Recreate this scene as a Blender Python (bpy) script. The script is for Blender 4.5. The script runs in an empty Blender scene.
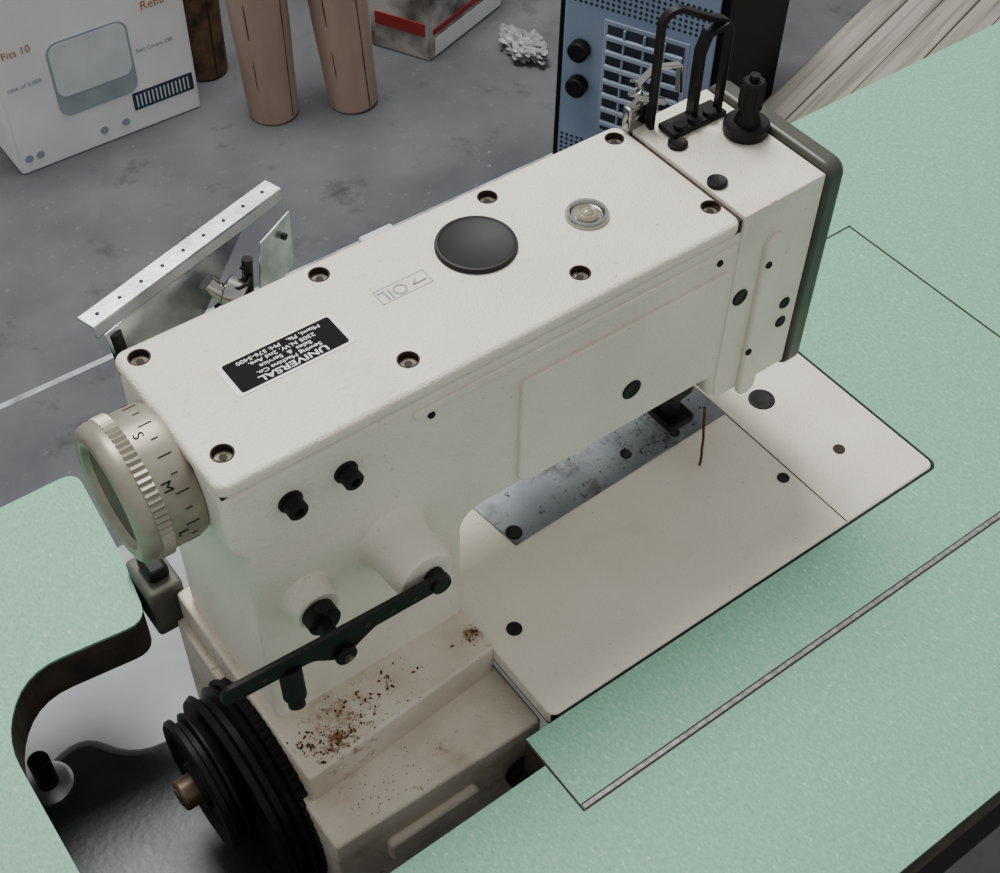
import bpy, bmesh, math, random
from mathutils import Vector, Matrix, noise
random.seed(7)
S=bpy.context.scene
COL=bpy.context.collection
def srgb(r,g,b):
    f=lambda c:(c/255/12.92) if c/255<=0.04045 else ((c/255+0.055)/1.055)**2.4
    return (f(r),f(g),f(b),1)
def mat(name,base,var=None,scale=50,rough=.5,metal=0,bump=0,bscale=400,spots=None,spotscale=30,spotthr=.68,stretch=None,coat=0,detail=6,spotw=.05,spec=.5,spots2=None,s2scale=200,s2thr=.7,s2w=.05,stains=None,staincol=None):
    m=bpy.data.materials.new(name);m.use_nodes=True;nt=m.node_tree;N=nt.nodes;L=nt.links
    b=N['Principled BSDF'];b.inputs['Roughness'].default_value=rough;b.inputs['Metallic'].default_value=metal
    b.inputs['Coat Weight'].default_value=coat;b.inputs['Specular IOR Level'].default_value=spec
    tc=N.new('ShaderNodeTexCoord');vec=tc.outputs['Object']
    if stretch:
        mp=N.new('ShaderNodeMapping');mp.inputs['Scale'].default_value=stretch;L.new(vec,mp.inputs[0]);vec=mp.outputs[0]
    n=N.new('ShaderNodeTexNoise');n.inputs['Scale'].default_value=scale;n.inputs['Detail'].default_value=detail;L.new(vec,n.inputs['Vector'])
    r=N.new('ShaderNodeValToRGB');r.color_ramp.elements[0].position=.35;r.color_ramp.elements[1].position=.65
    r.color_ramp.elements[0].color=var if var else tuple(c*.9 for c in base[:3])+(1,)
    r.color_ramp.elements[1].color=base;L.new(n.outputs[0],r.inputs[0]);out=r.outputs[0]
    for sp,sc,th,wd in((spots,spotscale,spotthr,spotw),(spots2,s2scale,s2thr,s2w)):
        if not sp: continue
        n2=N.new('ShaderNodeTexNoise');n2.inputs['Scale'].default_value=sc;n2.inputs['Detail'].default_value=8;n2.inputs['Roughness'].default_value=.7;L.new(vec,n2.inputs['Vector'])
        r2=N.new('ShaderNodeValToRGB');r2.color_ramp.elements[0].position=th;r2.color_ramp.elements[1].position=th+wd;L.new(n2.outputs[0],r2.inputs[0])
        mx=N.new('ShaderNodeMixRGB');L.new(r2.outputs[0],mx.inputs[0]);L.new(out,mx.inputs[1]);mx.inputs[2].default_value=sp;out=mx.outputs[0]
    for (cx,cy,cz,rad,amt) in (stains or []):
        # real stain located on the casting: noise patch fading out with distance
        vm=N.new('ShaderNodeVectorMath');vm.operation='DISTANCE';L.new(tc.outputs['Object'],vm.inputs[0]);vm.inputs[1].default_value=(cx,cy,cz)
        mr=N.new('ShaderNodeMapRange');mr.inputs['From Min'].default_value=0;mr.inputs['From Max'].default_value=rad;mr.inputs['To Min'].default_value=amt;mr.inputs['To Max'].default_value=0;L.new(vm.outputs['Value'],mr.inputs['Value'])
        ns=N.new('ShaderNodeTexNoise');ns.inputs['Scale'].default_value=170;ns.inputs['Detail'].default_value=9;ns.inputs['Roughness'].default_value=.75;L.new(tc.outputs['Object'],ns.inputs['Vector'])
        ad=N.new('ShaderNodeMath');ad.operation='ADD';L.new(ns.outputs[0],ad.inputs[0]);L.new(mr.outputs[0],ad.inputs[1])
        rr=N.new('ShaderNodeMapRange');rr.inputs['From Min'].default_value=.70;rr.inputs['From Max'].default_value=.86;L.new(ad.outputs[0],rr.inputs['Value'])
        mx=N.new('ShaderNodeMixRGB');L.new(rr.outputs[0],mx.inputs[0]);L.new(out,mx.inputs[1]);mx.inputs[2].default_value=staincol;out=mx.outputs[0]
    L.new(out,b.inputs['Base Color'])
    if bump:
        n3=N.new('ShaderNodeTexNoise');n3.inputs['Scale'].default_value=bscale;n3.inputs['Detail'].default_value=3;L.new(vec,n3.inputs['Vector'])
        bp=N.new('ShaderNodeBump');bp.inputs['Strength'].default_value=bump;bp.inputs['Distance'].default_value=.001;L.new(n3.outputs[0],bp.inputs['Height']);L.new(bp.outputs[0],b.inputs['Normal'])
    return m
M=dict(
 cream=mat('cream_enamel',srgb(228,222,207),srgb(219,212,196),14,.42,0,.7,700,spots=srgb(150,132,106),spotscale=240,spotthr=.655,spotw=.05,spots2=srgb(198,188,166),s2scale=9,s2thr=.56,s2w=.25),
 creamdirty=mat('dirty_cream_enamel',srgb(218,209,191),srgb(200,189,168),30,.5,0,.6,600,spots=srgb(138,92,58),spotscale=90,spotthr=.64,spotw=.07,spots2=srgb(166,144,114),s2scale=22,s2thr=.56,s2w=.2,
   stains=[(-.108,.060,.004,.045,.30),(-.006,.072,.004,.018,.30),(-.13,.15,-.01,.035,.28),(-.085,.072,.004,.04,.22),(-.06,.03,-.022,.06,.16)],staincol=srgb(128,80,48)),
 mint=mat('mint_laminate',srgb(130,182,154),srgb(110,166,137),560,.5,0,.12,1200,stretch=(1,.5,1),spots=srgb(164,206,182),spotscale=330,spotthr=.57,spotw=.1,spots2=srgb(84,142,114),s2scale=420,s2thr=.595,s2w=.08),
 core=mat('table_edge_board',srgb(66,56,44),srgb(40,34,27),60,.8),
 black=mat('black_paint',srgb(18,17,17),srgb(12,11,11),80,.5,0,.2,500,spec=.22),
 blackrub=mat('black_rubber',srgb(17,17,17),srgb(10,10,10),80,.6,spec=.3),
 cap=mat('black_cap_plastic',srgb(22,22,23),srgb(17,17,18),80,.55,spec=.3),
 dark=mat('dark_gap',srgb(30,25,20),srgb(60,38,24),200,.8),
 steel=mat('worn_steel',srgb(186,188,190),srgb(146,148,151),60,.33,.8,.1,300,spots=srgb(70,60,52),spotscale=90,spotthr=.66,spotw=.08),
 strip=mat('aluminium_strip',srgb(150,150,148),srgb(104,104,102),200,.5,.6),
 plate=mat('needle_plate_steel',srgb(126,131,136),srgb(104,108,113),25,.45,.4,.1,300,spots=srgb(40,32,27),spotscale=130,spotthr=.59,spotw=.06,spots2=srgb(70,64,58),s2scale=28,s2thr=.53,s2w=.14,
   stains=[(.20,.13,.001,.07,.26),(.15,.14,.001,.05,.17)],staincol=srgb(48,38,32)),
 chrome=mat('chrome',srgb(175,175,170),srgb(145,145,141),30,.2,1),
 champ=mat('champagne_metal',srgb(160,154,138),srgb(142,136,120),60,.42,.45),
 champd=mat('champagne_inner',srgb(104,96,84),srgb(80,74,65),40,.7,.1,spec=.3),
 face=mat('face_plate_grey',srgb(70,71,62),srgb(56,57,50),30,.42,.1),
 cast=mat('grey_casting',srgb(96,96,86),srgb(70,70,62),40,.6,.1,.4,300),
 bronze=mat('bronze_bolt',srgb(120,100,82),srgb(76,62,50),90,.45,.6),
 rust=mat('rust',srgb(110,66,40),srgb(66,40,26),300,.9,spec=.2),
 screw=mat('screw_steel',srgb(112,102,82),srgb(50,44,34),300,.5,.4),
 motor=mat('motor_grey',srgb(66,68,70),srgb(44,46,48),18,.38,.3,.2,200,spots=srgb(120,122,124),spotscale=30,spotthr=.66),
 lit_floor=mat('lit_floor_grey',srgb(158,161,164),srgb(134,137,140),10,.6),  # brightness of the lit floor put into a pale colour
 floor=mat('concrete_floor',srgb(106,108,110),srgb(84,86,89),5,.8,0,.5,60,spots=srgb(68,70,72),spotscale=12,spotthr=.57,spotw=.15,detail=12,spec=.3,spots2=srgb(130,132,134),s2scale=70,s2thr=.62,s2w=.1),
 line=mat('floor_paint',srgb(195,196,196),srgb(140,140,140),30,.8),
 carton=mat('white_carton',srgb(228,228,226),srgb(215,215,214),8,.8),
 print_grey=mat('print_grey',srgb(150,160,165),srgb(135,146,152),20,.8),
 print_light=mat('print_light',srgb(204,208,208),srgb(194,198,200),20,.8),
 print_blue=mat('print_navy',srgb(50,56,82),srgb(40,44,66),20,.8),
 print_orange=mat('print_orange',srgb(180,120,75),None,20,.8),
 kraft=mat('kraft_paper',srgb(176,152,136),srgb(144,121,106),10,.85,0,.3,60,stretch=(1,1,.2),spec=.2),
 kraftd=mat('dark_kraft',srgb(118,90,66),srgb(56,44,35),30,.85),
 hole=mat('tube_inside',srgb(40,32,26),None,20,.9),
 red=mat('red_print',srgb(150,42,42),None,20,.7),
 grime=mat('box_grime',srgb(200,196,190),srgb(90,86,82),14,.8),
 blue=mat('blue_panel',srgb(134,150,172),srgb(120,137,162),10,.55,spec=.3),
 louver=mat('louver_blue',srgb(154,164,180),srgb(132,144,162),10,.55,spec=.3),
 bluehole=mat('blue_perforation',srgb(34,40,52),None,20,.7),
 cabinet=mat('cabinet_black',srgb(16,16,17),srgb(10,10,11),20,.7,spec=.15),
 plastic=mat('clear_plastic',srgb(180,182,182),srgb(120,124,126),40,.35),
 glass=mat('sight_glass',srgb(150,144,124),srgb(110,104,88),60,.15),
 white=mat('white_ink',srgb(228,228,224),None,20,.7,spec=.2),
 inkb=mat('black_ink',srgb(12,12,13),None,20,.75,spec=.15),
 silverlbl=mat('label_silver',srgb(215,215,208),None,20,.5,.1),
)
def plank_mat():
    m=bpy.data.materials.new('plank_grain');m.use_nodes=True;N=m.node_tree.nodes;L=m.node_tree.links;b=N['Principled BSDF'];b.inputs['Roughness'].default_value=.85
    tc=N.new('ShaderNodeTexCoord');mp=N.new('ShaderNodeMapping');mp.inputs['Rotation'].default_value=(0,0,-.294);L.new(tc.outputs['Object'],mp.inputs[0])
    mp2=N.new('ShaderNodeMapping');mp2.inputs['Scale'].default_value=(2,60,20);L.new(mp.outputs[0],mp2.inputs[0])
    n=N.new('ShaderNodeTexNoise');n.inputs['Scale'].default_value=1.5;n.inputs['Detail'].default_value=8;L.new(mp2.outputs[0],n.inputs['Vector'])
    r=N.new('ShaderNodeValToRGB');r.color_ramp.elements[0].position=.3;r.color_ramp.elements[1].position=.62;r.color_ramp.elements[0].color=srgb(108,102,94);r.color_ramp.elements[1].color=srgb(166,160,151)
    L.new(n.outputs[0],r.inputs[0]);L.new(r.outputs[0],b.inputs['Base Color']);return m
M['wood']=plank_mat()
def finish(me,name,m,parent=None,bev=0,seg=3,smooth=False,ang=40):
    o=bpy.data.objects.new(name,me);COL.objects.link(o)
    if m: me.materials.append(M[m] if isinstance(m,str) else m)
    if bev:
        b=o.modifiers.new('b','BEVEL');b.width=bev;b.segments=seg;b.limit_method='ANGLE';b.angle_limit=math.radians(30);b.harden_normals=False
    if smooth or bev:
        for p in me.polygons:p.use_smooth=True
        try:
            me.set_sharp_from_angle(angle=math.radians(ang))
        except Exception: pass
    if parent:o.parent=parent
    return o
def empty(name):
    e=bpy.data.objects.new(name,None);COL.objects.link(e);e.empty_display_size=.05;return e
def box(name,lo,hi,m,parent=None,bev=0,seg=3,rotz=0):
    bm=bmesh.new();bmesh.ops.create_cube(bm,size=1)
    c=[(a+b)/2 for a,b in zip(lo,hi)];d=[b-a for a,b in zip(lo,hi)]
    for v in bm.verts:v.co=Vector([v.co[i]*d[i] for i in range(3)])
    if rotz:bmesh.ops.rotate(bm,cent=(0,0,0),matrix=Matrix.Rotation(rotz,3,'Z'),verts=bm.verts)
    bmesh.ops.translate(bm,vec=c,verts=bm.verts)
    me=bpy.data.meshes.new(name);bm.to_mesh(me);bm.free();return finish(me,name,m,parent,bev,seg)
def prism(name,poly,axis,a,b,m,parent=None,bev=0,seg=3):
    def P(u,v,w):
        return {'z':(u,v,w),'y':(u,w,v),'x':(w,u,v)}[axis]
    bm=bmesh.new()
    f=bm.faces.new([bm.verts.new(P(u,v,a)) for u,v in poly])
    r=bmesh.ops.extrude_face_region(bm,geom=[f])
    for v in r['geom']:
        if isinstance(v,bmesh.types.BMVert): v.co=Vector(P(*{'z':(v.co.x,v.co.y),'y':(v.co.x,v.co.z),'x':(v.co.y,v.co.z)}[axis],b))
    bmesh.ops.recalc_face_normals(bm,faces=bm.faces)
    me=bpy.data.meshes.new(name);bm.to_mesh(me);bm.free();return finish(me,name,m,parent,bev,seg)
def rrect(x0,y0,x1,y1,r,n=6):
    P=[]
    for cx,cy,a0 in((x1-r,y1-r,0),(x0+r,y1-r,90),(x0+r,y0+r,180),(x1-r,y0+r,270)):
        for i in range(n+1):
            a=math.radians(a0+90*i/n);P.append((cx+r*math.cos(a),cy+r*math.sin(a)))
    return P
def roundpoly(pts,n=5):
    out=[]
    k=len(pts)
    for i in range(k):
        p0=Vector(pts[i-1][:2]);p=Vector(pts[i][:2]);p1=Vector(pts[(i+1)%k][:2]);r=pts[i][2] if len(pts[i])>2 else 0
        if r<=0: out.append(tuple(p));continue
        d0=(p0-p).normalized();d1=(p1-p).normalized()
        r=min(r,(p0-p).length*.49,(p1-p).length*.49)
        a=p+d0*r;b=p+d1*r
        for j in range(n+1):
            t=j/n;q=a*(1-t)**2+p*2*t*(1-t)+b*t*t;out.append(tuple(q))
    return out
def cyl(name,p0,p1,r,m,parent=None,bev=0,r2=None,seg=40):
    p0=Vector(p0);p1=Vector(p1);d=p1-p0
    bm=bmesh.new();bmesh.ops.create_cone(bm,cap_ends=True,segments=seg,radius1=r,radius2=r if r2 is None else r2,depth=d.length)
    q=d.to_track_quat('Z','Y').to_matrix()
    bmesh.ops.rotate(bm,cent=(0,0,0),matrix=q,verts=bm.verts);bmesh.ops.translate(bm,vec=(p0+p1)/2,verts=bm.verts)
    me=bpy.data.meshes.new(name);bm.to_mesh(me);bm.free();return finish(me,name,m,parent,bev,2,True)
def lathe(name,prof,origin,axis,m,parent=None,seg=72,teeth=0,td=0):
    ax=Vector(axis).normalized();q=ax.to_track_quat('Z','Y').to_matrix();o=Vector(origin)
    bm=bmesh.new();rings=[]
    for a,r in prof:
        ring=[]
        for i in range(seg):
            t=2*math.pi*i/seg;rr=r-(td if (teeth and i%2) else 0)
            ring.append(bm.verts.new(o+q@Vector((rr*math.cos(t),rr*math.sin(t),a))))
        rings.append(ring)
    for A,B in zip(rings,rings[1:]):
        for i in range(seg):
            bm.faces.new((A[i],A[(i+1)%seg],B[(i+1)%seg],B[i]))
    bm.faces.new(rings[0]);bm.faces.new(rings[-1])
    bmesh.ops.recalc_face_normals(bm,faces=bm.faces)
    me=bpy.data.meshes.new(name);bm.to_mesh(me);bm.free();return finish(me,name,m,parent,0,3,not teeth,35)
def tube(name,pts,r,m,parent=None,cyc=False):
    cu=bpy.data.curves.new(name,'CURVE');cu.dimensions='3D';cu.bevel_depth=r;cu.bevel_resolution=4
    s=cu.splines.new('POLY');s.points.add(len(pts)-1)
    for p,c in zip(s.points,pts):p.co=(*c,1)
    s.use_cyclic_u=cyc
    cu.use_fill_caps=True
    o=bpy.data.objects.new(name,cu);COL.objects.link(o);cu.materials.append(M[m])
    if parent:o.parent=parent
    return o
def bar(name,p0,p1,w,h,m,parent=None,bev=0,up=(0,0,1)):
    p0=Vector(p0);p1=Vector(p1);d=(p1-p0);L=d.length;x=d.normalized();z=Vector(up);y=z.cross(x).normalized();z=x.cross(y)
    R=Matrix((x,y,z)).transposed()
    bm=bmesh.new();bmesh.ops.create_cube(bm,size=1)
    for v in bm.verts:v.co=R@Vector((v.co.x*L,v.co.y*w,v.co.z*h))+(p0+p1)/2
    me=bpy.data.meshes.new(name);bm.to_mesh(me);bm.free();return finish(me,name,m,parent,bev)
def text(name,body,loc,size,m,parent,right,up,ext=.0002,align='CENTER',sx=1,bold=0):
    cu=bpy.data.curves.new(name,'FONT');cu.body=body;cu.size=size;cu.extrude=ext;cu.align_x=align;cu.align_y='CENTER';cu.offset=bold
    o=bpy.data.objects.new(name,cu);COL.objects.link(o);cu.materials.append(M[m])
    r=Vector(right).normalized();u=Vector(up).normalized();n=r.cross(u)
    mt=Matrix((r*sx,u,n)).transposed().to_4x4();mt.translation=Vector(loc);o.matrix_world=mt;o.parent=parent
    return o

# ---------------- floor
floor=box('floor',(-3,-2.5,-.77),(5,5,-.75),'floor')
line=box('floor_marking_line',(-2,1.166,-.7505),(1.0,1.176,-.7495),'line')

# ---------------- table
table=empty('sewing_table')
poly=roundpoly([(-.75,-.186),(1.05,-.186),(1.05,.335),(.06,.335,.01),(.06,.215,.01),(.3325,.215),(.3325,-.002,.008),(-.021,-.002),(-.021,-.022),(-.225,-.024,.05),(-.264,.03,.05),(-.263,.175,.04),(-.235,.209,.04),(-.159,.200,.014),(-.150,.253,.01),(-.143,.335,.012),(-.75,.335)])
prism('laminate_top',poly,'z',-.002,0,'mint',table)
prism('core_board',poly,'z',-.034,-.0021,'core',table)
box('hinge_strip',(-.0205,-.0562,-.001),(1.04,-.0532,.0005),'strip',table,.0003,1)
box('hinge_gap',(-.0205,-.0571,-.001),(1.04,-.0562,.0003),'dark',table)
box('hinge_gap_inner',(-.0205,-.0532,-.001),(1.04,-.0525,.0003),'dark',table)
box('insert_seam_left',(-.0220,-.0571,-.001),(-.0208,-.002,.0003),'dark',table)
box('panel_seam_right',(.4635,-.0525,-.001),(.4650,.210,.0003),'dark',table)
box('panel_seam_back',(.3325,.209,-.001),(.465,.2103,.0003),'dark',table)
for i,(x,y) in enumerate([(-.68,-.12),(.98,-.12),(-.68,.28),(.98,.28)]):
    box(f'leg_{i+1}',(x-.025,y-.025,-.75),(x+.025,y+.025,-.034),'black',table,.004)
box('rail_front',(-.68,-.13,-.12),(.98,-.11,-.034),'black',table,.003)
box('rail_back',(.36,.29,-.10),(.98,.31,-.034),'black',table,.003)
box('drawer',(.12,-.18,-.14),(.6,-.02,-.038),'black',table,.004)

# ---------------- sewing machine
sm=empty('sewing_machine')
YF=.0895;YB=.196
prof=roundpoly([(-.138,.2125),(-.138,.170,.006),(-.131,.160,.004),(-.131,.0),(0,0),(0,.099,.016),(.185,.0995,.006),(.192,.0745,.006),(.2555,.0745),(.2555,.2125)])
prism('arm_and_column_casting',prof,'y',YF,YB,'cream',sm,.004,3)
box('lid_gap',(-.1365,.091,.2110),(.1915,.1945,.2140),'dark',sm)
lid=prism('top_lid',rrect(-.139,.0875,.1910,.1975,.007),'z',.2138,.2225,'cream',sm,.003,4)
box('head_seam',(.188,.0905,.2120),(.1950,.189,.2205),'dark',sm)
screws=[(-.128,.187),(-.023,.187),(.0875,.187),(.180,.187),(.184,.1075),(.0905,.1075),(-.0199,.1075),(-.1253,.1075)]
bm=bmesh.new()
for x,y in screws:
    bmesh.ops.create_cone(bm,cap_ends=True,segments=24,radius1=.0056,radius2=.0056,depth=.01,matrix=Matrix.Translation((x,y,.2225)))
me=bpy.data.meshes.new('cut');bm.to_mesh(me);bm.free();cut=bpy.data.objects.new('cut',me);COL.objects.link(cut)
bo=lid.modifiers.new('bool','BOOLEAN');bo.object=cut;bo.operation='DIFFERENCE';bo.solver='EXACT'
bpy.context.view_layer.update()
dg=bpy.context.evaluated_depsgraph_get();nm=bpy.data.meshes.new_from_object(lid.evaluated_get(dg));lid.modifiers.clear();lid.data=nm
bpy.data.objects.remove(cut)
for i,(x,y) in enumerate(screws):
    lathe(f'screw_rim_{i+1}',[(.217,.0060),(.2227,.0060),(.2227,.0052),(.2180,.0052)],(x,y,0),(0,0,1),'dark',sm,24)
    cyl(f'screw_head_{i+1}',(x,y,.216),(x,y,.2194),.0051,'screw',sm,.0006,seg=20)
    cyl(f'screw_socket_{i+1}',(x,y,.2190),(x,y,.2197),.0022,'blackrub',sm,seg=6)
ZL=.2225
lathe('oil_cap',[(ZL-.002,.0228),(ZL+.0016,.0228),(ZL+.0028,.0222),(ZL+.0030,.021),(ZL+.0022,.0195),(ZL+.0022,.0001)],(.058,.157,0),(0,0,1),'cap',sm,64)
lathe('oil_sight_ring',[(ZL-.002,.0125),(ZL+.0015,.0125),(ZL+.003,.0115),(ZL+.003,.0100),(ZL+.001,.0088)],(.123,.142,0),(0,0,1),'chrome',sm,48)
lathe('oil_sight_recess',[(ZL+.0008,.0095),(ZL+.0009,.0001)],(.123,.142,0),(0,0,1),'screw',sm,48)
lathe('oil_sight_glass',[(ZL,.0075),(ZL+.0020,.007),(ZL+.0032,.0055),(ZL+.0026,.004),(ZL+.0036,.003),(ZL+.0042,.0001)],(.123,.142,0),(0,0,1),'glass',sm,48)
prism('label_plate',rrect(-.1015,.1335,-.0335,.1585,.002),'z',ZL-.001,ZL+.0003,'silverlbl',sm)
prism('label_black_field',rrect(-.0985,.1352,-.0365,.1570,.0015),'z',ZL,ZL+.0005,'inkb',sm)
R_=(-1,0,0);U_=(0,-1,0);zt=ZL+.0006
text('label_line_1','UNIVERSAL',(-.0675,.1383,zt),.0056,'white',sm,R_,U_,.0001,sx=1.4,bold=.0001)
for i,(s,y) in enumerate([('Sewing Machine Co.',.1424),('Sales  &  Service',.1462),('2305 N.W. 2nd Ave.',.1500),('Miami, Fla.   PH: 576-5400',.1538)]):
    text(f'label_line_{i+2}',s,(-.0675,y,zt),.0035,'white',sm,R_,U_,.0001,sx=1.3,bold=.00004)
for n_,lo,hi in(('a',(-.008,.1475),(.0235,.1479)),('b',(-.008,.1581),(.0235,.1585)),('c',(-.008,.1475),(-.0076,.1585)),('d',(.0231,.1475),(.0235,.1585))):
    box('oil_mark_'+n_,(*lo,ZL-.0005),(*hi,ZL+.0002),'print_grey',sm)
text('oil_mark_text','OIL',(.0015,.153,ZL+.0001),.0110,'print_grey',sm,R_,U_)
bar('oil_mark_arrow_shaft',(.013,.1515,ZL+.0002),(.0215,.1515,ZL+.0002),.0008,.0006,'print_grey',sm)
bar('oil_mark_arrow_head',(.0135,.1515,ZL+.0002),(.0165,.155,ZL+.0002),.0008,.0006,'print_grey',sm)

# head
headp=roundpoly([(.1930,.2235,.001),(.1930,.088,.004),(.196,.0735,.006),(.2555,.0735),(.2555,.2255,.002)])
prism('head_casting',headp,'y',.0886,.190,'cream',sm,.0022,3)
prism('face_plate',rrect(.0865,.066,.192,.229,.009),'x',.2562,.270,'face',sm,.003,3)
for i,(x,y,r) in enumerate([(.205,.1595,.0060),(.200,.120,.0060)]):
    lathe(f'head_screw_{i+1}',[(.2235,r),(.2258,r),(.2264,r*.85),(.2258,r*.5),(.2258,.0001)],(x,y,0),(0,0,1),'black',sm,24)
prism('front_cover_pad',roundpoly([(.038,.106,.004),(.038,.187,.004),(.187,.187,.003),(.187,.1015,.003),(.046,.1015,.004)]),'y',YF-.0026,YF+.001,'cream',sm,.0009,2)
prism('front_upper_step',roundpoly([(-.03,.2055),(.191,.2055),(.191,.200,.002),(-.03,.200,.002)]),'y',YF-.0014,YF+.001,'cream',sm,.0008,2)
prism('head_rib',rrect(.2135,.066,.2285,.199,.0074),'y',.0850,.0895,'cream',sm,.002,3)
def dot(name,x,z,r,y=YF,m='blackrub',d=.0012):
    lathe(name,[(0,r),(d*.6,r),(d,r*.85),(d*.6,r*.6),(d*.6,.0001)],(x,y,z),(0,-1,0),m,sm,28)
dot('front_plug',.119,.132,.0068,YF-.0026)
dot('oil_hole_1',-.019,.197,.0022)
dot('head_hole_1',.201,.159,.0058,.0886);dot('head_hole_2',.244,.131,.0042,.0886);dot('head_hole_3',.244,.115,.0042,.0886)
dot('head_hole_4',.2165,.179,.0024,.0850);dot('head_hole_5',.2148,.108,.0024,.0850);dot('head_hole_6',.179,.1965,.0022)
for i,(x,z) in enumerate([(-.071,.1885),(-.103,.1885)]):
    lathe(f'arm_bolt_washer_{i+1}',[(0,.0068),(.0012,.0068),(.0016,.0055)],(x,YF,z),(0,-1,0),'blackrub',sm,28)
    lathe(f'arm_bolt_{i+1}',[(0,.0055),(.0085,.0055),(.0092,.0048),(.0092,.0026),(.0065,.0026),(.0065,.0001)],(x,YF,z),(0,-1,0),'black',sm,28)
lathe('lever_boss',[(0,.024),(.004,.0205),(.010,.0185),(.034,.0172),(.036,.0162),(.036,.0001)],(-.047,YF+.002,.116),(0,-1,0),'cream',sm,48)
lathe('shaft_boss',[(0,.019),(.003,.015),(.008,.0135),(.014,.013),(.015,.012),(.015,.0001)],(-.102,YF+.002,.108),(0,-1,0),'cream',sm,48)
lathe('shaft_bushing',[(0,.0095),(.009,.0095),(.010,.0085),(.010,.0001)],(-.103,YF-.012,.108),(0,-1,0),'black',sm,40)
cyl('shaft_set_screw',(-.104,.071,.115),(-.104,.069,.122),.0035,'black',sm,.0005)
cyl('lever_shaft',(-.105,.078,.108),(-.105,.044,.108),.0048,'black',sm,.0008)
prism('lift_lever_bar',roundpoly([(-.174,.1195,.006),(-.172,.1315,.006),(-.120,.1275),(-.041,.1230,.006),(-.036,.1175,.006),(-.041,.1120,.006),(-.085,.1135),(-.095,.108,.005),(-.105,.1015,.006),(-.115,.108,.005),(-.122,.1150,.005)]),'y',.0475,.0515,'black',sm,.0008,2)
cyl('lever_tip_pin',(-.044,.055,.1175),(-.044,.0455,.1175),.0060,'black',sm,.0008)
for i,(x,z) in enumerate([(-.06,.1180),(-.074,.1190),(-.09,.120),(-.15,.1235)]):
    cyl(f'lever_hole_{i+1}',(x,.0478,z),(x,.0472,z),.0016,'dark',sm,seg=16)
cyl('lever_pivot',(-.105,.048,.108),(-.105,.0435,.108),.0062,'black',sm,.001)
cyl('lever_pivot_pin',(-.105,.044,.108),(-.105,.0420,.108),.0025,'screw',sm)
cyl('lever_stop_rod',(-.135,.05,.118),(-.137,.044,.100),.0062,'black',sm,.001)
cyl('lever_stop_cap',(-.137,.044,.100),(-.138,.041,.095),.0045,'black',sm,.001)

# base
prism('base_block',roundpoly([(.0005,.057,.003),(.0005,.2),(-.1365,.205,.003),(-.1365,.047,.003)]),'z',-.024,.005,'creamdirty',sm,.002,3)
prism('base_ledge',roundpoly([(.003,.012,.003),(.003,.2),(-.141,.205,.003),(-.141,.015,.003)]),'z',-.19,-.022,'creamdirty',sm,.003,3)
prism('base_pad',rrect(-.110,-.066,-.046,-.046,.004),'y',.007,.014,'creamdirty',sm,.002,2)
cyl('base_oil_plug',(-.012,.013,-.065),(-.012,.004,-.065),.012,'black',sm,.002)
# bed
prism('bed_gasket',rrect(.0005,-.0015,.3320,.19,.007),'z',-.012,-.0006,'blackrub',sm)
prism('bed_plate',rrect(0,0,.3302,.186,.006),'z',-.0105,.0008,'cream',sm,.001,2)
box('bed_end_seam',(.2456,.0008,0),(.2464,.186,.0010),'dark',sm)
prism('needle_plate',[(.058,.112),(.246,.118),(.246,.158),(.053,.158)],'z',0,.0016,'plate',sm,.0004,1)
def bdot(name,x,y,r,m='blackrub',z=.0008):
    lathe(name,[(z-.001,r),(z+.0006,r),(z+.0009,r*.85),(z+.0005,r*.6),(z+.0005,.0001)],(x,y,0),(0,0,1),m,sm,28)
bdot('bed_screw_1',.019,.062,.005);bdot('bed_screw_2',.238,.052,.0042);bdot('bed_screw_3',.287,.048,.0042,'dark');bdot('bed_plug',.276,.113,.0095)
bdot('plate_screw_1',.063,.121,.0056,'black',.0016);bdot('plate_screw_2',.165,.130,.0040,'black',.0016);bdot('plate_screw_3',.205,.125,.0036,'black',.0016)
bm=bmesh.new()
for i in range(70):
    x=random.gauss(.19,.03);y=random.uniform(.120,.155);r=random.choice((.0003,.0004,.0005,.0008))
    if .06<x<.243: bmesh.ops.create_icosphere(bm,subdivisions=1,radius=r,matrix=Matrix.Translation((x,y,.0017))@Matrix.Rotation(random.random()*6,4,'Z')@Matrix.Diagonal((random.uniform(.8,2.5),1,.35,1)))
me=bpy.data.meshes.new('plate_lint');bm.to_mesh(me);bm.free();finish(me,'plate_lint','dark',sm)
cyl('needle_bar',(.216,.135,.03),(.216,.135,.10),.0045,'steel',sm)
cyl('presser_bar',(.200,.140,.04),(.200,.140,.10),.0050,'black',sm)
box('presser_clamp',(.188,.122,.052),(.206,.150,.072),'black',sm,.003)
box('presser_lifter',(.168,.100,.072),(.190,.128,.099),'black',sm,.004)
cyl('lifter_roller',(.176,.097,.086),(.176,.112,.086),.008,'black',sm,.001)
box('presser_shank',(.190,.118,.030),(.200,.136,.056),'black',sm,.003)
prism('presser_foot',roundpoly([(.186,.112,.003),(.208,.112,.003),(.208,.140,.003),(.186,.140,.003)]),'z',.024,.030,'black',sm,.001,2)
tube('loose_thread',[(.2000,.0935,.0008),(.2012,.0945,.008),(.2008,.095,.016),(.2020,.0965,.024),(.2020,.098,.034),(.203,.101,.05)],.0009,'rust',sm)

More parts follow.
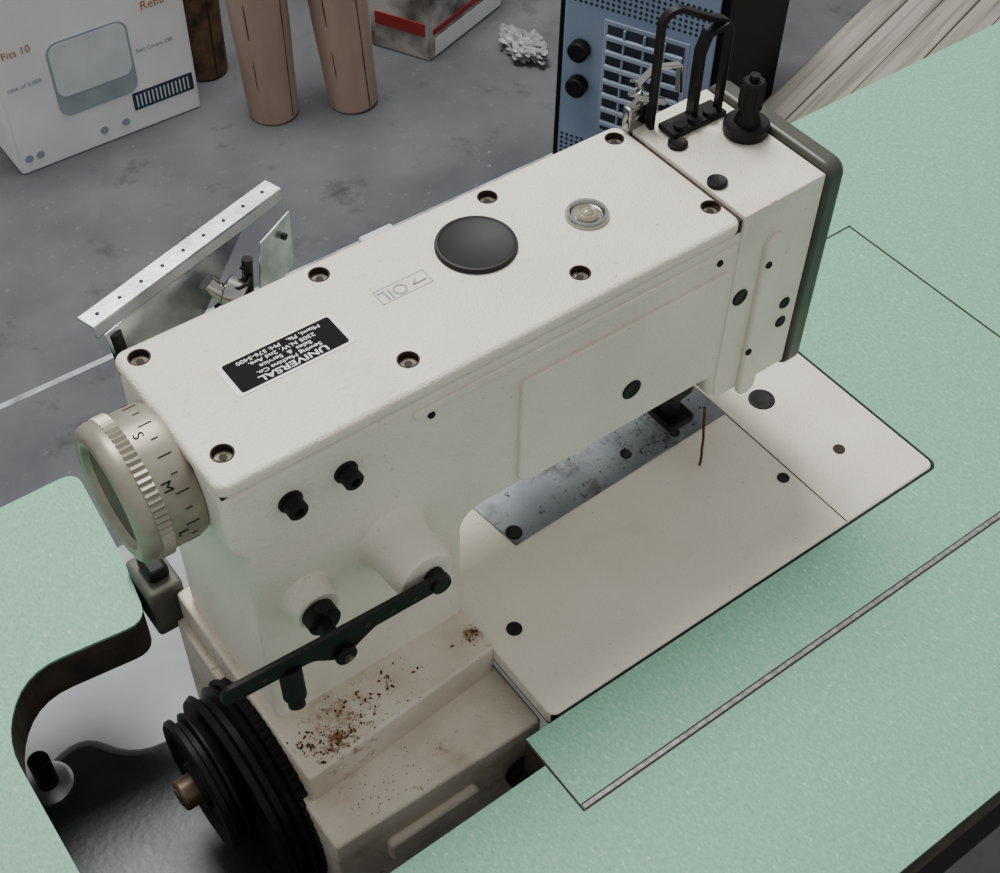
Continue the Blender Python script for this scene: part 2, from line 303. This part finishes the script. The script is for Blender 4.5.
# hand wheel
HW=(-.1430,.143,.188);AX=(-1,0,0)
lathe('handwheel_dial',[(-.0045,.0355),(0,0.0368),(.0150,.0368),(.0155,.036)],HW,AX,'champ',sm,96)
lathe('handwheel_knurl',[(.0148,.0365),(.0148,.0386),(.0215,.0386),(.0215,.0365)],HW,AX,'champ',sm,132,1,.0012)
lathe('handwheel_rim',[(.0210,.0375),(.0245,.0382),(.0280,.0374),(.0305,.0350),(.0315,.0318),(.0305,.0285),(.0270,.0262)],HW,AX,'champ',sm,96)
lathe('handwheel_bowl',[(.0272,.0264),(.020,.0250),(.013,.022),(.0085,.016),(.0075,.009),(.0085,.0001)],HW,AX,'champd',sm,96)
for i in range(24):
    t=2*math.pi*i/24
    n=Vector((0,math.sin(t),math.cos(t)));p=Vector((HW[0]-.004,HW[1],HW[2]))+n*.0368
    L_=.0035 if i%2 else .007
    bar(f'dial_tick_{i+1}',p+Vector((L_/2,0,0)),p-Vector((L_/2,0,0)),.0005,.0006,'inkb',sm,up=n)
for i,(s,t) in enumerate([('S',-7),('M',-52),('L',-97)]):
    t=math.radians(t);n=Vector((0,math.sin(t),math.cos(t)));tan=Vector((0,math.cos(t),-math.sin(t)))
    text('dial_letter_%d'%(i+1),s,Vector((HW[0]-.0100,HW[1],HW[2]))+n*.0369,.0075,'inkb',sm,-tan,n.cross(-tan))
lathe('handwheel_shaft_collar',[(-.009,.02),(.002,.02)],HW,AX,'black',sm,40)
box('rear_hinge_bracket',(-.153,.205,-.032),(-.130,.240,.012),'cast',sm,.003)
box('rear_hinge_pin_block',(-.148,.212,.012),(-.134,.232,.022),'black',sm,.003)

# lower pulley set
PC=(-.143,.100,-.068)
lathe('pulley_large',[(0,.02),(.002,.066),(.006,.068),(.009,.063),(.013,.063),(.016,.068),(.020,.066),(.021,.05),(.016,.042),(.016,.0001)],PC,AX,'black',sm,96)
lathe('pulley_teeth',[(-.006,.069),(.0005,.069)],PC,AX,'blackrub',sm,140,1,.003)
PC2=(-.143,.106,-.042)
lathe('pulley_front',[(.018,.030),(.024,.040),(.028,.043),(.0295,.043),(.031,.039),(.034,.039),(.0355,.043),(.0385,.043),(.040,.041),(.040,.034),(.037,.032),(.037,.016),(.041,.015),(.041,.0001)],PC2,AX,'black',sm,96)
cyl('pulley_shaft',(-.15,.106,-.042),(-.1945,.106,-.042),.0100,'bronze',sm,.0015)
cyl('pulley_shaft_core',(-.193,.106,-.042),(-.1955,.106,-.042),.006,'screw',sm,.0008)
prism('motor_cover',roundpoly([(-.275,-.02,.03),(-.275,.215,.05),(-.215,.232,.05),(-.195,.196,.02),(-.143,.190),(-.143,-.02)]),'z',-.16,-.12,'motor',sm,.008,4)
cyl('motor_bolt',(-.250,.205,-.125),(-.250,.205,-.085),.007,'black',sm,.001)
lathe('motor_bolt_washer',[(-.122,.016),(-.116,.016),(-.114,.013)],(-.250,.205,0),(0,0,1),'steel',sm,32)
cyl('motor_body',(-.21,.1,-.16),(-.21,.1,-.36),.075,'motor',sm,.01)
prism('lit_floor_sheet',rrect(-.34,.02,.02,.40,.02),'z',-.185,-.175,'lit_floor',sm,.003,2)  # added sheet, not a machine part: imitates bright lit floor under the opening

bm=bmesh.new()
for cx,cy,n,s in((-.004,.072,60,.005),(-.085,.070,70,.020),(-.112,.060,90,.010),(-.128,.066,40,.007),(-.06,.07,50,.04)):
    for i in range(n):
        x=random.gauss(cx,s);y=random.gauss(cy,s*.55);r=random.choice((.00025,.0003,.0004,.0005,.0008))
        if not(-.135<x<-.001 and .049+.0073*(x+.1365)/.137<y<.0885):continue
        bmesh.ops.create_icosphere(bm,subdivisions=1,radius=r,matrix=Matrix.Translation((x,y,.0052))@Matrix.Rotation(random.random()*6,4,'Z')@Matrix.Diagonal((random.uniform(.8,2.4),1,.6,1)))
for i in range(50):
    x=random.gauss(-.105,.025);y=random.uniform(.018,.046)
    if -.138<x<0: bmesh.ops.create_icosphere(bm,subdivisions=1,radius=random.choice((.0003,.0004)),matrix=Matrix.Translation((x,y,-.0218)))
me=bpy.data.meshes.new('rust_crumbs');bm.to_mesh(me);bm.free();finish(me,'rust_crumbs','rust',sm)

TZ=.2255
lathe('tension_disc',[(TZ-.001,.0125),(TZ+.001,.0138),(TZ+.006,.0138),(TZ+.0075,.012),(TZ+.0075,.008),(TZ+.014,.0062),(TZ+.018,.0062)],(.245,.145,0),(0,0,1),'black',sm,48)
lathe('tension_knob',[(TZ+.017,.0072),(TZ+.034,.0072),(TZ+.0352,.006),(TZ+.0352,.003)],(.245,.145,0),(0,0,1),'black',sm,48,1,.0005)
cyl('tension_pin',(.245,.145,TZ+.035),(.245,.145,TZ+.039),.003,'black',sm)
def strap(name,pts,w,t,side,m='black'):
    side=Vector(side).normalized();bm=bmesh.new();rings=[]
    P=[Vector(p) for p in pts]
    for i,p in enumerate(P):
        d=(P[min(i+1,len(P)-1)]-P[max(i-1,0)]).normalized();n=d.cross(side).normalized()
        rings.append([bm.verts.new(p+side*a*w/2+n*b*t/2) for a,b in((-1,-1),(1,-1),(1,1),(-1,1))])
    for A,B in zip(rings,rings[1:]):
        for i in range(4):bm.faces.new((A[i],A[(i+1)%4],B[(i+1)%4],B[i]))
    bm.faces.new(rings[0]);bm.faces.new(rings[-1]);bmesh.ops.recalc_face_normals(bm,faces=bm.faces)
    me=bpy.data.meshes.new(name);bm.to_mesh(me);bm.free();return finish(me,name,m,sm,.0006,1)
def arch(p0,p1,h0,h1,n=10):
    p0=Vector(p0);p1=Vector(p1);t0=p0+Vector((0,0,h0));t1=p1+Vector((0,0,h1));c=(p1-p0);c.z=0;c.normalize();r=.010
    pts=[p0,t0-Vector((0,0,r))]
    for i in range(1,n):
        a=math.pi/2*i/n;pts.append(t0+c*r*(1-math.cos(a))-Vector((0,0,r*(1-math.sin(a)))))
    pts+= [t0+c*r,t1-c*r]
    for i in range(1,n):
        a=math.pi/2*i/n;pts.append(t1-c*r*(1-math.sin(a))-Vector((0,0,r*(1-math.cos(a)))))
    pts+=[t1-Vector((0,0,r)),p1]
    return pts
strap('thread_guard_loop',arch((.203,.182,.215),(.243,.168,.223),.086,.068),.006,.0035,(.2,1,0))
strap('thread_guard_inner',[(.226,.172,.225),(.226,.172,.272),(.229,.171,.284),(.240,.168,.2885)],.009,.0035,(.2,1,0))
box('thread_guard_foot',(.205,.163,.2245),(.247,.178,.2285),'black',sm,.001)
for i,x in enumerate((.213,.224,.236)):
    cyl(f'thread_guard_screw_{i+1}',(x,.167,.228),(x,.167,.2312),.0042,'black',sm,.0005)
box('take_up_bracket',(.190,.186,.205),(.206,.193,.238),'chrome',sm,.001)
strap('take_up_lever',[(.200,.189,.235),(.198,.190,.252),(.206,.186,.262),(.219,.180,.262),(.221,.180,.243)],.005,.0025,(0,1,0),'chrome')
strap('take_up_link',[(.188,.190,.228),(.196,.188,.244),(.211,.180,.240)],.005,.002,(0,.3,1),'chrome')
tube('thread_spring',[(.196+.004*math.cos(t*.9),.190+.004*math.sin(t*.9),.225+.0012*t) for t in range(24)],.0009,'chrome',sm)

# rear metal guide (bobbin winder bracket)
g0=Vector((-.143,.210,.236));g1=Vector((-.012,.250,.236));gd=(g1-g0).normalized();gp=Vector((-gd.y,gd.x,0))
bar('guide_rail',g0,g1,.012,.0016,'steel',sm,.0004)
for i in range(9):
    p=g0+gd*(.008+.0150*i);cyl(f'guide_rail_hole_{i+1}',p+Vector((0,0,.0006)),p+Vector((0,0,.0011)),.0011,'blackrub',sm,seg=12)
def quadplate(name,pts,t,m):
    P=[Vector(p) for p in pts];n=(P[1]-P[0]).cross(P[2]-P[1]).normalized()*t
    bm=bmesh.new();A=[bm.verts.new(p) for p in P];B=[bm.verts.new(p+n) for p in P];k=len(P)
    bm.faces.new(A);bm.faces.new(B)
    for i in range(k):bm.faces.new((A[i],A[(i+1)%k],B[(i+1)%k],B[i]))
    bmesh.ops.recalc_face_normals(bm,faces=bm.faces)
    me=bpy.data.meshes.new(name);bm.to_mesh(me);bm.free();return finish(me,name,m,sm,.0004,1)
e0=g0-gp*.0055;e1=g1-gp*.0055
quadplate('guide_flange',[e0,e1,e1+Vector((0,-.003,-.005)),e0+Vector((0,-.003,-.005))],.0012,'chrome')
quadplate('guide_web',[e0+Vector((.004,-.003,-.005)),e1+Vector((-.02,-.003,-.005)),e1+Vector((-.050,-.010,-.030)),e0+Vector((.045,-.008,-.034)),e0+Vector((.006,-.004,-.018))],.0012,'steel')
quadplate('guide_end_plate',[(-.040,.216,.232),(-.014,.230,.232),(-.016,.228,.198),(-.050,.208,.192)],.0015,'steel')
cyl('guide_end_plate_hole',(-.0235,.2235,.224),(-.0225,.2215,.224),.002,'blackrub',sm,seg=16)
cyl('guide_arm',(-.132,.205,.228),(-.131,.196,.17),.004,'black',sm)
cyl('winder_spindle',(-.075,.214,.225),(-.062,.205,.205),.005,'chrome',sm)
cyl('winder_hub',(-.066,.212,.216),(-.059,.204,.213),.009,'chrome',sm,.001)
tube('winder_spring',[(-.070+.006*math.cos(t*.8)+.0005*t,.208+.006*math.sin(t*.8),.205+.0008*t) for t in range(26)],.0011,'black',sm)
cyl('winder_post',(-.06,.206,.17),(-.052,.210,.232),.003,'black',sm)
box('rear_lug',(.014,.192,.205),(.036,.208,.2155),'print_light',sm,.002)

# ---------------- background
carton=empty('cardboard_box')
box('carton_body',(.208,1.635,-.75),(.540,1.98,-.36),'carton',carton,.004)
def onface(name,poly,m,parent=carton,y=1.635,d=.0012): prism(name,poly,'y',y-d,y+.001,m,parent)
onface('print_dispenser',rrect(.295,-.672,.435,-.535,.02),'print_grey')
onface('print_dispenser_inner',rrect(.299,-.635,.431,-.539,.017),'print_light',d=.0018)
onface('print_barcode_panel',rrect(.42,-.708,.532,-.675,.002),'print_blue')
for i in range(14):
    x=.426+.0073*i;onface(f'print_bar_{i+1}',rrect(x,-.703,x+.0025,-.680,.0005),'print_light',d=.002)
text('print_text_1','Refill',(.485,1.6335,-.525),.022,'print_orange',carton,(1,0,0),(0,0,1))
text('print_text_2','Seat Covers 250',(.475,1.6335,-.600),.010,'print_grey',carton,(1,0,0),(0,0,1))
text('print_text_3','Fits 10',(.250,1.6335,-.530),.018,'print_orange',carton,(1,0,0),(0,0,1))
text('print_text_4','case of 5,000',(.250,1.6335,-.590),.011,'print_grey',carton,(1,0,0),(0,0,1))
for i,x in enumerate((.225,.245,.36,.40)):
    lathe(f'print_icon_{i+1}',[(0,.007),(.0015,.007),(.0015,.005)],(x,1.6352,-.722),(0,-1,0),'print_grey',carton,20)

def roll(name,x,y,r0,r1,h,m,dx=0,dy=0):
    e=empty(name)
    b=Vector((x,y,-.75));t=Vector((x+dx,y+dy,-.75+h));ax=(t-b).normalized()
    prof=[(0.001,r0*.7),(0,r0*.92),(.004,r0)]+[(h*k/8,r0+(r1-r0)*k/8+.001*math.sin(k*3)) for k in range(1,8)]+[(h,r1),(h,r1*.55),(h*.8,r1*.5)]
    lathe('paper_wrap',prof,b,ax,m,e,40)
    for k in range(2):
        a=random.uniform(3.4,5.6);off=Vector((math.cos(a),math.sin(a),0))
        bar(f'wrap_seam_{k+1}',b+off*(r0-.0006)+Vector((0,0,.01)),t+off*(r1-.0006),.0025,.002,'kraftd' if m=='kraft' else 'hole',e,up=off)
    return e
roll('paper_roll',.636,1.550,.043,.056,.42,'kraft',-.012,0)
roll('paper_roll',.767,1.497,.043,.056,.42,'kraft',-.025,0.02)
roll('paper_roll',.600,1.730,.04,.045,.40,'kraftd')
bx=empty('cardboard_box')
c=[(.944,1.517),(1.165,1.594),(1.10,1.72),(.888,1.625)]
prism('carton_body',c,'z',-.75,-.52,'grime',bx,.003)
def sideplate(name,p,q,z0,z1,m,parent,off=.002):
    p=Vector((*p,0));q=Vector((*q,0));d=(q-p).normalized();n=Vector((d.y,-d.x,0))
    bar(name,p+n*off/2+Vector((0,0,(z0+z1)/2)),q+n*off/2+Vector((0,0,(z0+z1)/2)),off,z1-z0,m,parent)
sideplate('carton_print_red',(.955,1.521),(1.155,1.59),-.70,-.690,'red',bx)
sideplate('carton_print_red_upper',(1.02,1.543),(1.155,1.59),-.66,-.60,'red',bx)
sideplate('carton_print_red_side',(.893,1.615),(.940,1.525),-.70,-.675,'red',bx)
sideplate('carton_print_white',(.96,1.523),(1.155,1.59),-.745,-.71,'carton',bx)
bm=bmesh.new();bmesh.ops.create_icosphere(bm,subdivisions=5,radius=.05)
for v in bm.verts:
    n_=v.co.normalized();q=n_*1.6+Vector((3,1,2));f=.8+.6*noise.noise(q)+.5*abs(noise.noise(q*2))+.2*noise.noise(q*4);v.co=Vector((n_.x*.030,n_.y*.055,n_.z*.022))*max(f,.3)
    if v.co.z<-.018: v.co.z=-.018
bmesh.ops.translate(bm,vec=(1.10,1.44,-.732),verts=bm.verts)
me=bpy.data.meshes.new('crumpled_plastic_bag');bm.to_mesh(me);bm.free();finish(me,'crumpled_plastic_bag','plastic',None,0,3,True,60)
# blue heater
ht=empty('electric_heater')
hb=Vector((.950,1.165,0));hd=Vector((.069,-.146,0)).normalized();hn=Vector((hd.y,-hd.x,0));hbk=-hn
W=.27;D=.33;H=.40
c0=hb;c1=hb+hd*W;c2=c1+hbk*D;c3=c0+hbk*D
prism('heater_cabinet',[tuple(v[:2]) for v in(c0,c1,c2,c3)],'z',-.75,-.75+H,'cabinet',ht,.006)
def HP(u,w,d=0): return hb+hd*u+hn*d+Vector((0,0,-.75+w))
def hpanel(name,u0,w0,u1,w1,m,d0,d1,bev=0):
    bar(name,HP(u0,(w0+w1)/2,(d0+d1)/2),HP(u1,(w0+w1)/2,(d0+d1)/2),d1-d0,w1-w0,m,ht,bev)
hpanel('heater_front_panel',.012,.012,W-.012,H-.01,'blue',0,.006,.003)
for i,w in enumerate((.17,.235)):
    p=HP(.045,w,.006);cyl(f'heater_knob_{i+1}',p,p+hn*.02,.017,'black',ht,.003)
hpanel('grille_frame',.080,.093,.220,.297,'louver',.005,.0075,.002)
hpanel('grille_recess',.087,.10,.213,.29,'bluehole',.006,.009)
for i in range(7):
    w=.110+i*.026;hpanel(f'grille_louver_{i+1}',.087,w,.213,w+.009,'louver',.009,.015,.002)
for i in range(3):
    u=.115+i*.033;hpanel(f'grille_bar_{i+1}',u,.10,u+.003,.29,'blue',.009,.014)
bm=bmesh.new()
for i in range(26):
    for j in range(6):
        for (u,w) in((.02+.009*i,.02+.009*j),(.02+.009*i,.315+.009*j)):
            p=HP(u,w,.0064);q=hn.to_track_quat('Z','Y').to_matrix().to_4x4();q.translation=p
            bmesh.ops.create_circle(bm,cap_ends=True,segments=8,radius=.0028,matrix=q)
me=bpy.data.meshes.new('panel_perforations');bm.to_mesh(me);bm.free();finish(me,'panel_perforations','bluehole',ht)
# planks
pl=empty('wood_plank_stack')
dr=Vector((.957,.29,0)).normalized();pn=Vector((-dr.y,dr.x,0))
for i in range(9):
    s=Vector((1.30,1.02,-.70))-pn*(.048+.052*i)+dr*(-.13)
    bar(f'plank_{i+1}',s,s+dr*1.7,.050,.1-.004*(i%2),'wood',pl,.002)

# ---------------- lights
w=bpy.data.worlds.new('World');S.world=w;w.use_nodes=True
bg=w.node_tree.nodes['Background'];bg.inputs[0].default_value=(.98,.985,1,1);bg.inputs[1].default_value=.58
def area(name,loc,tgt,size,e,col=(1,1,1)):
    l=bpy.data.lights.new(name,'AREA');l.shape='DISK';l.size=size;l.energy=e;l.color=col
    o=bpy.data.objects.new(name,l);COL.objects.link(o);o.location=loc;o.rotation_euler=(Vector(tgt)-Vector(loc)).to_track_quat('-Z','Y').to_euler()
area('skylight',(.5,1.5,2.6),(.1,.2,0),1.3,100,(1,.99,.975))

cd=bpy.data.cameras.new('camera');co=bpy.data.objects.new('camera',cd);COL.objects.link(co);S.camera=co
cd.sensor_fit='HORIZONTAL';cd.sensor_width=36;cd.lens=36*1.4011;cd.clip_start=.01
co.location=(-.282,-.3089,.7255);co.rotation_mode='XYZ';co.rotation_euler=(.7187,-.0164,-.6385)
